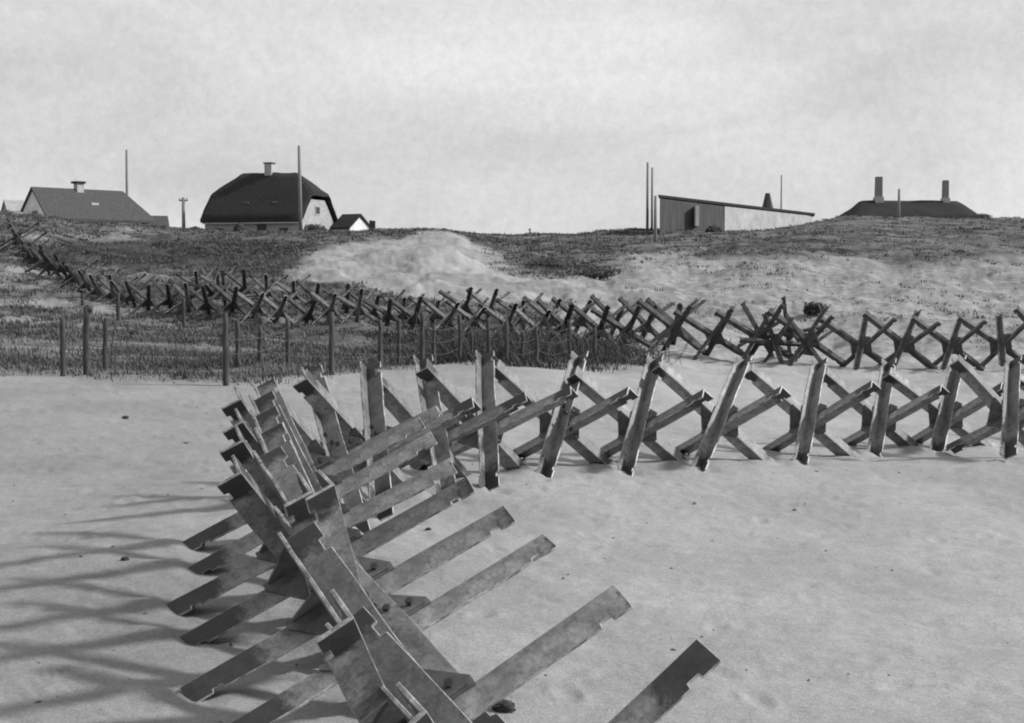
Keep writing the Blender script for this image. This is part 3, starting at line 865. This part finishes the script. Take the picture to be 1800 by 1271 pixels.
def quad_mesh(verts, faces): return MB().add(verts, faces)

def window(parent, cx, y, cz, w_, h_, nrm=-1, axis='x', m=M_GLASS):
    """small recessed-looking window with frame; axis = direction along the wall"""
    fr = MB(); t_ = .07
    def bx(a0, a1, z0, z1, q0, q1, mb):
        if axis == 'x': mb.box(a0, a1, min(q0, q1), max(q0, q1), z0, z1)
        else: mb.box(min(q0, q1), max(q0, q1), a0, a1, z0, z1)
    for a0, a1, z0, z1 in ((cx - w_/2 - t_, cx + w_/2 + t_, cz + h_/2, cz + h_/2 + t_), (cx - w_/2 - t_, cx + w_/2 + t_, cz - h_/2 - t_, cz - h_/2),
                           (cx - w_/2 - t_, cx - w_/2, cz - h_/2, cz + h_/2), (cx + w_/2, cx + w_/2 + t_, cz - h_/2, cz + h_/2)):
        bx(a0, a1, z0, z1, y - nrm * .02, y + nrm * .05, fr)
    f_ = fr.build('window', M_WHITE, parent)
    p_ = MB(); bx(cx - w_/2, cx + w_/2, cz - h_/2, cz + h_/2, y - nrm * .02, y + nrm * .02, p_)
    p_.build('pane', m, f_)

def thatch(o):
    # soften the straw: rounded ridge and hips, a slightly sagging, uneven surface
    bm = bmesh.new(); bm.from_mesh(o.data)
    bmesh.ops.bevel(bm, geom=bm.edges[:], offset=0.28, segments=3, affect='EDGES', clamp_overlap=True)
    bmesh.ops.triangulate(bm, faces=bm.faces[:])
    for _ in range(3): bmesh.ops.subdivide_edges(bm, edges=[e for e in bm.edges if e.calc_length() > .5], cuts=1); bmesh.ops.triangulate(bm, faces=bm.faces[:])
    for v in bm.verts:
        v.co += Vector((mnoise.noise(v.co * .9), mnoise.noise(v.co * .9 + Vector((9, 0, 0))), mnoise.noise(v.co * .8 + Vector((0, 9, 0))))) * .10
    for f in bm.faces: f.smooth = True
    bm.to_mesh(o.data); bm.free()
    return o
# --- thatched half-hipped farmhouse (local: X along the ridge, Y depth, front = -Y)
def thatched_house():
    d = 116.0
    x0 = atx(362, d); zb = zof(412, d)
    root = empty('thatched_house', (x0, d, zb), R(-17))
    tag(root, 'farmhouse with a big dark half-hipped thatched roof and pale right gable', 'house')
    Ln = 8.3; Dp = 6.4; H1 = 1.15; RZ = 4.75; ov = .35
    wl = MB()
    wl.prism([(0, -2.5), (Dp, -2.5), (Dp, H1), (Dp * .72, 2.75), (Dp * .28, 2.75), (0, H1)], 0, 0, Ln)
    wl.build('wall', M_BRICKW, root)
    # roof: half-hip both ends
    ye, ym = -ov, Dp / 2; z_e = H1 - .35
    hipz = 2.9
    def yz(z): return ye + (ym - ye) * (z - z_e) / (RZ - z_e)
    yb = Dp - yz(hipz); yf = yz(hipz)
    xl, xr = -ov, Ln + ov
    rl, rr = 1.75, Ln - 1.75
    def shell(o):
        return [(xl, ye, z_e + o), (xr, ye, z_e + o), (xr, yf, hipz + o), (rr, ym, RZ + o), (rl, ym, RZ + o), (xl, yf, hipz + o),
                (xl, Dp + ov, z_e + o), (xr, Dp + ov, z_e + o), (xr, yb, hipz + o), (xl, yb, hipz + o)]
    n = 10; V = shell(0.0) + shell(0.32)
    Ff = [(0, 1, 2, 3, 4, 5), (6, 9, 4, 3, 8, 7), (2, 8, 3), (5, 4, 9)]
    FF = [tuple(i + n for i in f) for f in Ff] + [tuple(reversed(f)) for f in Ff]
    rim = [0, 1, 2, 8, 7, 6, 9, 5]
    for a, b in zip(rim, rim[1:] + rim[:1]): FF.append((a, b, b + n, a + n))
    rf = thatch(MB().add(V, FF).build('roof', M_THATCH, root))
    MB().box(Ln * .46, Ln * .46 + .62, ym - .3, ym + .3, RZ - .3, RZ + .95).build('chimney', M_WHITE, rf)
    MB().box(Ln * .46 - .07, Ln * .46 + .69, ym - .37, ym + .37, RZ + .952, RZ + 1.05).build('chimney_cap', M_ROOF, rf)
    MB().box(0, Ln, -.42, -.36, z_e - .02, z_e + .07).build('eave_board', M_WHITE, root)
    for cx in (1.3, 3.2, 6.9): window(root, cx, 0, .1, .8, .7)
    MB().box(4.6, 5.4, -.05, .03, -1.3, .7).build('door', M_DARKWALL, root)
    window(root, Dp * .5, Ln, 1.9, .75, .55, 1, 'y'); window(root, Dp * .28, Ln, .15, .7, .7, 1, 'y'); window(root, Dp * .72, Ln, .15, .7, .7, 1, 'y')
    for cx in (3.0, 5.5):
        MB().tube([(cx, .9, 2.45), (cx + .45, .9, 2.47)], .09, 7).build('roof_light', M_PLATE, rf)
    return root
thatched_house()

def gable_house(name, px0, px1, yeave, yridge, d, depth, rz, label, roofm, wallm, ov=.25, chim=None, low=2.5, ridge_dy=0):
    x0 = atx(px0, d); ln = (px1 - px0) / F * d / math.cos(rz); zb = zof(yeave, d)
    root = empty(name, (x0, d, zb), rz)
    tag(root, label, 'house' if 'house' in name else 'building')
    RZ = (yeave - yridge) / F * d
    MB().prism([(0, -low), (depth, -low), (depth, 0), (depth / 2, RZ - .08), (0, 0)], 0, 0, ln).build('wall', wallm, root)
    s = RZ / (depth / 2)
    pr = [(-ov, -ov * s), (depth / 2, RZ), (depth + ov, -ov * s), (depth + ov, -ov * s + .16), (depth / 2, RZ + .18), (-ov, -ov * s + .16)]
    rf = MB().prism(pr, 0, -.15, ln + .15).build('roof', roofm, root)
    if chim:
        for (cx, w_, h_, m) in chim:
            cx *= ln
            c_ = MB().box(cx - w_/2, cx + w_/2, depth/2 - w_/2, depth/2 + w_/2, RZ - .3, RZ + h_).build('chimney', m, rf)
            MB().box(cx - w_/2 - .06, cx + w_/2 + .06, depth/2 - w_/2 - .06, depth/2 + w_/2 + .06, RZ + h_ + .002, RZ + h_ + .12).build('chimney_cap', M_ROOF, c_)
    return root, ln, RZ

# --- left grey-roofed house seen from its white left gable
def left_house():
    d = 118.0
    zb = zof(381, d); x0 = atx(86, d)
    root = empty('grey_roofed_house', (x0, d, zb), R(47))
    tag(root, 'long house with a grey hipped roof and white left gable with a dark door', 'house')
    Ln = 9.6; Dp = 4.4; RZ = 2.3; H = .0
    # gable wall faces -X (left), long roof faces the camera
    MB().prism([(0, -2.2), (Dp, -2.2), (Dp, 0), (Dp/2, RZ - .1), (0, 0)], 0, 0, Ln - .8).build('wall', M_LIME, root)
    # roof: gabled left, hipped right
    o = .18; e = .28; s = RZ / (Dp/2)
    def sh(k): return [(-.15, -e, -e * s + k), (Ln + .6, -e, -e * s + k), (Ln - 1.2, Dp/2, RZ + k), (-.15, Dp/2, RZ + k), (-.15, Dp + e, -e * s + k), (Ln + .6, Dp + e, -e * s + k)]
    V = sh(0) + sh(o); f = [(0, 1, 2, 3), (5, 4, 3, 2), (1, 5, 2)]
    FF = [tuple(i + 6 for i in q) for q in f] + [tuple(reversed(q)) for q in f]
    rim = [0, 1, 5, 4, 3]
    for a, b in zip(rim, rim[1:] + rim[:1]): FF.append((a, b, b + 6, a + 6))
    rf = MB().add(V, FF).build('roof', M_ROOF, root)
    c_ = MB().box(3.9, 4.5, Dp/2 - .3, Dp/2 + .3, RZ - .3, RZ + .62).build('chimney', M_WHITE, rf)
    MB().box(3.72, 4.62, Dp/2 - .42, Dp/2 + .42, RZ + .622, RZ + .80).build('chimney_cap', M_THATCH, c_)
    MB().box(4.6, 5.3, .9, 1.2, .85, 1.3).build('roof_light', M_WHITE, rf)
    MB().box(-.05, .03, 1.5, 2.3, -1.6, .5).build('door', M_GLASS, root)
    return root
left_house()
r_, ln_, _ = gable_house('lean_to_shed', 252, 294, 404, 382, 124, 2.6, R(20), 'low grey lean-to roof at the right end of the left house', M_ROOF, M_BRICKW)
r_, ln_, _ = gable_house('pale_outbuilding', 22, 46, 382, 354, 132, 3.0, R(35), 'small pale gabled outbuilding left of the white gable', M_BRICKW, M_WHITE)
r_, ln_, _ = gable_house('small_outbuilding', 588, 618, 400, 380, 119, 2.6, R(-32), 'small outbuilding with dark roof and white gable right of the thatched house', M_THATCH, M_LIME)
window(r_, ln_ * .4, 0, -.6, .5, .5)

# --- long flat-roofed shed, receding to the right
def long_shed():
    a = at(1157, 348, 92.0); c = at(1272, 362, 97.5); e = at(1428, 379, 112.0)
    root = empty('long_shed', (a.x, a.y, a.z - 3.4))
    tag(root, 'long low shed with sloping flat roof, dark planked left and white right part', 'shed')
    def wall(p, q, nm, m, th=3.2, dz=0.0, low=4.2):
        P = p - root.location; Q = q - root.location
        n = Vector((.16, 1, 0)).normalized()
        v = [P + Vector((0, 0, -low)), Q + Vector((0, 0, -low)), Q + Vector((0, 0, dz)), P + Vector((0, 0, dz))]
        v += [k + n * th for k in v]
        return MB().add([tuple(k) for k in v], [(0, 1, 2, 3), (7, 6, 5, 4), (0, 4, 5, 1), (1, 5, 6, 2), (2, 6, 7, 3), (3, 7, 4, 0)]).build(nm, m, root)
    wall(a + Vector((.06, .06, -.06)), c + Vector((0, 0, -.06)), 'planked_wall', M_DARKWALL)
    wall(c + Vector((.02, 0, -.06)), e + Vector((-.1, 0, -.06)), 'white_wall', M_WHITE)
    P = a - root.location; Q = e - root.location; n = Vector((.16, 1, 0)).normalized(); u = (Q - P).normalized()
    P = P - u * .08 - n * .12; Q = Q + u * .25 - n * .12
    v = [P, Q, Q + n * 3.9, P + n * 3.9]; v = v + [k + Vector((0, 0, .17)) for k in v]
    rf = MB().add([tuple(k) for k in v], [(3, 2, 1, 0), (4, 5, 6, 7), (0, 1, 5, 4), (1, 2, 6, 5), (2, 3, 7, 6), (3, 0, 4, 7)]).build('roof', M_THATCH, root)
    k = at(1351, 366, 105.5) - root.location
    MB().tube([(k.x, k.y + .9, k.z), (k.x, k.y + .9, k.z + .5), (k.x, k.y + .9, k.z + 1.1)], [.42, .3, .17], 8).build('chimney', M_DARKWALL, rf)
    # doorway strip of pale boards
    g_ = at(1222, 378, 94.9) - root.location
    MB().box(g_.x - .12, g_.x + .12, g_.y - .75, g_.y + .2, g_.z - .75, g_.z + .55).build('door_frame', M_LIME, root)
long_shed()

# --- low thatched roof behind the right hill
def hill_house():
    d = 116.0; z0 = zof(384, d); x0 = atx(1492, d)
    root = empty('hill_farmhouse', (x0, d, z0), R(2))
    tag(root, 'low dark thatched farmhouse with two tall chimneys behind the right hill', 'house')
    Ln = (1730 - 1492) / F * d; Dp = 5.5; RZ = (384 - 349) / F * d
    MB().box(.5, Ln - .5, .3, Dp - .3, -2.2, .1).build('wall', M_WHITE, root)
    def sh(k): return [(0, 0, 0 + k), (Ln, 0, k), (Ln, Dp, k), (0, Dp, k), (1.65, Dp/2, RZ + k), (Ln - 1.25, Dp/2, RZ + k)]
    V = sh(-.25) + sh(0); f = [(0, 1, 5, 4), (2, 3, 4, 5), (1, 2, 5), (3, 0, 4)]
    FF = [tuple(i + 6 for i in q) for q in f] + [tuple(reversed(q)) for q in f] + [(a, (a + 1) % 4, (a + 1) % 4 + 6, a + 6) for a in range(4)]
    rf = thatch(MB().add(V, FF).build('roof', M_THATCH, root))
    for px, w_, top, split in ((1559, .62, 308, 345), (1680, .5, 314, 347)):
        cx = atx(px, d) - x0; zt = zof(top, d) - z0; zs = zof(split, d) - z0 - .25
        c_ = MB().prism([(cx - w_*.75, -0.1), (cx + w_*.75, -.1), (cx + w_*.5, zs + .3), (cx - w_*.5, zs + .3)], 1, Dp/2 - .45, Dp/2 + .45).build('chimney', M_WHITE, rf)
        MB().prism([(cx - w_*.42, zs + .302), (cx + w_*.42, zs + .302), (cx + w_*.38, zt), (cx - w_*.38, zt)], 1, Dp/2 - .28, Dp/2 + .28).build('chimney_stack', M_POLE, c_)
hill_house()

# --- low white wall and rubble strips in front of the thatched house
def low_wall(px0, px1, y, d, h, label, th=.5):
    mb = MB(); n = 14; rs = random.Random(int(px0)); vs = []; 
    x0, x1 = atx(px0, d), atx(px1, d); z = zof(y, d)
    top = []
    for i in range(n + 1):
        t_ = i / n; top.append((x0 + (x1 - x0) * t_, z + rs.uniform(-.07, .07) - .12 * (abs(t_ - .5) * 2) ** 4))
    cxm = (x0 + x1) / 2; zb = gz(cxm, d)
    poly = [(x0 - cxm, z - h - zb - .5)] + [(a - cxm, b - zb) for a, b in top] + [(x1 - cxm, z - h - zb - .5)]
    o = mb.prism(poly, 1, -th/2, th/2).build('low_wall', M_WHITE); o.location = (cxm, d, zb)
    tag(o, label, 'wall')
low_wall(340, 408, 411, 100, .35, 'low pale wall left of the farmhouse door under the thatch')
low_wall(432, 466, 410, 100, .45, 'short pale wall piece below the middle of the thatched roof')

# ------------------------------------------------------------------ bushes
def bush(px, y, d, rx, rz_, label, n=900, tone=(.02, .06)):
    rs = random.Random(int(px + y)); x = atx(px, d); z0 = gz(x, d); zc = zof(y, d) - z0
    zc = min(zc, rz_ * .8)
    root = empty('bush', (x, d, z0)); tag(root, label, 'bush', 'bushes on the dunes')
    mb = MB()
    for i in range(n):
        u = rs.uniform(0, 6.283); v = math.acos(rs.uniform(-1, 1)); r = (rs.random() ** .4) * (0.75 + .35 * mnoise.noise(Vector((math.cos(u) * 1.7, math.sin(u) * 1.7, px + v))))
        c = Vector((rx * r * math.sin(v) * math.cos(u), rx * .8 * r * math.sin(v) * math.sin(u), max(zc + rz_ * r * math.cos(v), 0.02)))
        a = Vector((rs.gauss(0, 1), rs.gauss(0, 1), rs.gauss(0, 1))).normalized(); b_ = a.orthogonal().normalized(); s = rs.uniform(.05, .12)
        mb.add([c - a * s, c + b_ * s * .5, c + a * s, c - b_ * s * .5], [(0, 1, 2, 3)])
    me = bpy.data.meshes.new('foliage'); me.from_pydata(mb.v, [], mb.f); link('foliage', me, M_BUSH, root)
    st = MB()
    for k in range(5):
        a = rs.uniform(0, 6.28); st.tube([(0, 0, -.1), (math.cos(a) * rx * .3, math.sin(a) * rx * .3, zc * .6), (math.cos(a) * rx * .6, math.sin(a) * rx * .6, zc + rz_ * .3)], [.03, .02, .01], 5)
    st.build('stem', M_WOOD, root)
bush(345, 392, 112, .75, .55, 'rounded bush at the left corner of the thatched house')
bush(421, 408, 98, .5, .8, 'dark upright bush in front of the thatched house')
bush(502, 445, 84, .55, 1.6, 'tall dark bush on the slope below the right end of the thatch', 1500)
bush(555, 404, 104, 1.1, .5, 'low bush in front of the pale gable')
bush(1253, 408, 90, .7, .55, 'dark bush at the corner of the planked and white shed walls')
bush(1432, 521, 56, .62, .28, 'dark isolated bush on the pale slope right of the heap')
bush(1722, 370, 112, 1.0, .35, 'faint low bush at the right end of the hill farmhouse', 500)
bush(1050, 478, 66, 1.5, .35, 'low dark bush on the saddle between the two sand hollows')
bush(970, 462, 70, 1.6, .35, 'low dark bush left of the one on the saddle')

# ------------------------------------------------------------------ debris on the sand
def lump(px, py, d, r, label, sticks=4):
    x = atx(px, d); z0 = gz(x, d); rs = random.Random(int(px))
    bm = bmesh.new(); bmesh.ops.create_icosphere(bm, subdivisions=3, radius=r)
    for v in bm.verts:
        k = 1 + .45 * mnoise.noise(v.co * (2.2 / r) + Vector((px, 0, 0))) + .2 * mnoise.noise(v.co * (6 / r))
        v.co = Vector((v.co.x * k * 1.25, v.co.y * k, v.co.z * k * .8 + r * .35))
    me = bpy.data.meshes.new('debris'); bm.to_mesh(me); bm.free()
    mb = MB()
    o = link('debris', me, M_STONE, None, True)
    o.location = (x, d, z0)
    tag(o, label, 'debris')
    for k in range(sticks):
        a = rs.uniform(0, 6.28)
        MB().tube([(0, 0, r * .5), (math.cos(a) * r * 1.4, math.sin(a) * r * 1.2, r * .9), (math.cos(a) * r * 2.3, math.sin(a) * r * 1.6, r * rs.uniform(.1, 1.3))], [.004, .003, .002], 4).build('twig', M_STONE, o)
def dist_at(py, px=900):
    # march along the ray of a pixel to the ground
    best = None
    for d in np.arange(3.5, 30, 0.02):
        x = atx(px, d); 
        if scr(x, d, gz(x, d))[1] <= py: return float(d)
    return 20.0
lump(885, 1245, dist_at(1250, 885), .05, 'small dark clump of debris on the sand beside the nearest arm', 5)
lump(213, 983, dist_at(986, 213), .026, 'small dark stone on the sand left of the dark feet', 0)
lump(752, 929, dist_at(932, 752), .02, 'small dark stone between the raised arms', 0)
lump(218, 734, dist_at(736, 218), .035, 'pale-sided stone near the edge of the dune grass', 0)
lump(480, 985, dist_at(1216, 330), .01, 'tiny dark pebble among the feet', 0)
def wire_loop():
    d = 7.6; x = atx(715, d); z0 = gz(x, d)
    mb = MB()
    mb.tube([(-.10, 0, .32), (-.02, .0, .30), (.02, .01, .2), (.05, .02, .10), (.09, 0, .02)], .006, 5)
    mb.tube([(.10, 0, .33), (.11, .01, .2), (.09, .02, .08), (.07, 0, .0)], .005, 5)
    mb.tube([(.05, 0, .10), (.0, .05, .06), (-.12, .05, .03)], .004, 5)
    o = mb.build('wire_scrap', M_WIRE); o.location = (x, d, z0)
    tag(o, 'thin bent scrap of wire curling up from the sand between two arms', 'wire')
wire_loop()
def pebbles():
    rs = random.Random(21); mb = MB()
    for k in range(240):
        d = math.exp(rs.uniform(math.log(5), math.log(26))); px = rs.uniform(-20, 1820); x = atx(px, d); z = gz(x, d)
        r = rs.uniform(.004, .013) * (1 if rs.random() < .93 else 2.0); a = rs.uniform(0, 3.14); e = rs.uniform(1, 2.8); ca, sa = math.cos(a), math.sin(a)
        pts = [(-e, 0, 0), (0, -1, 0), (e, 0, 0), (0, 1, 0), (0, 0, .8), (0, 0, -.6)]
        mb.add([(x + r * (p[0] * ca - p[1] * sa), d + r * (p[0] * sa + p[1] * ca), z + r * .3 + r * p[2]) for p in pts], [(0, 1, 4), (1, 2, 4), (2, 3, 4), (3, 0, 4), (1, 0, 5), (2, 1, 5), (3, 2, 5), (0, 3, 5)])
    o = mb.build('pebbles', M_PLATE)
    tag(o, 'tiny pebbles, shell bits and chips of driftwood strewn over the sand', 'pebbles', kind='stuff')
pebbles()
print('far row', nf, 'back row', nb_)
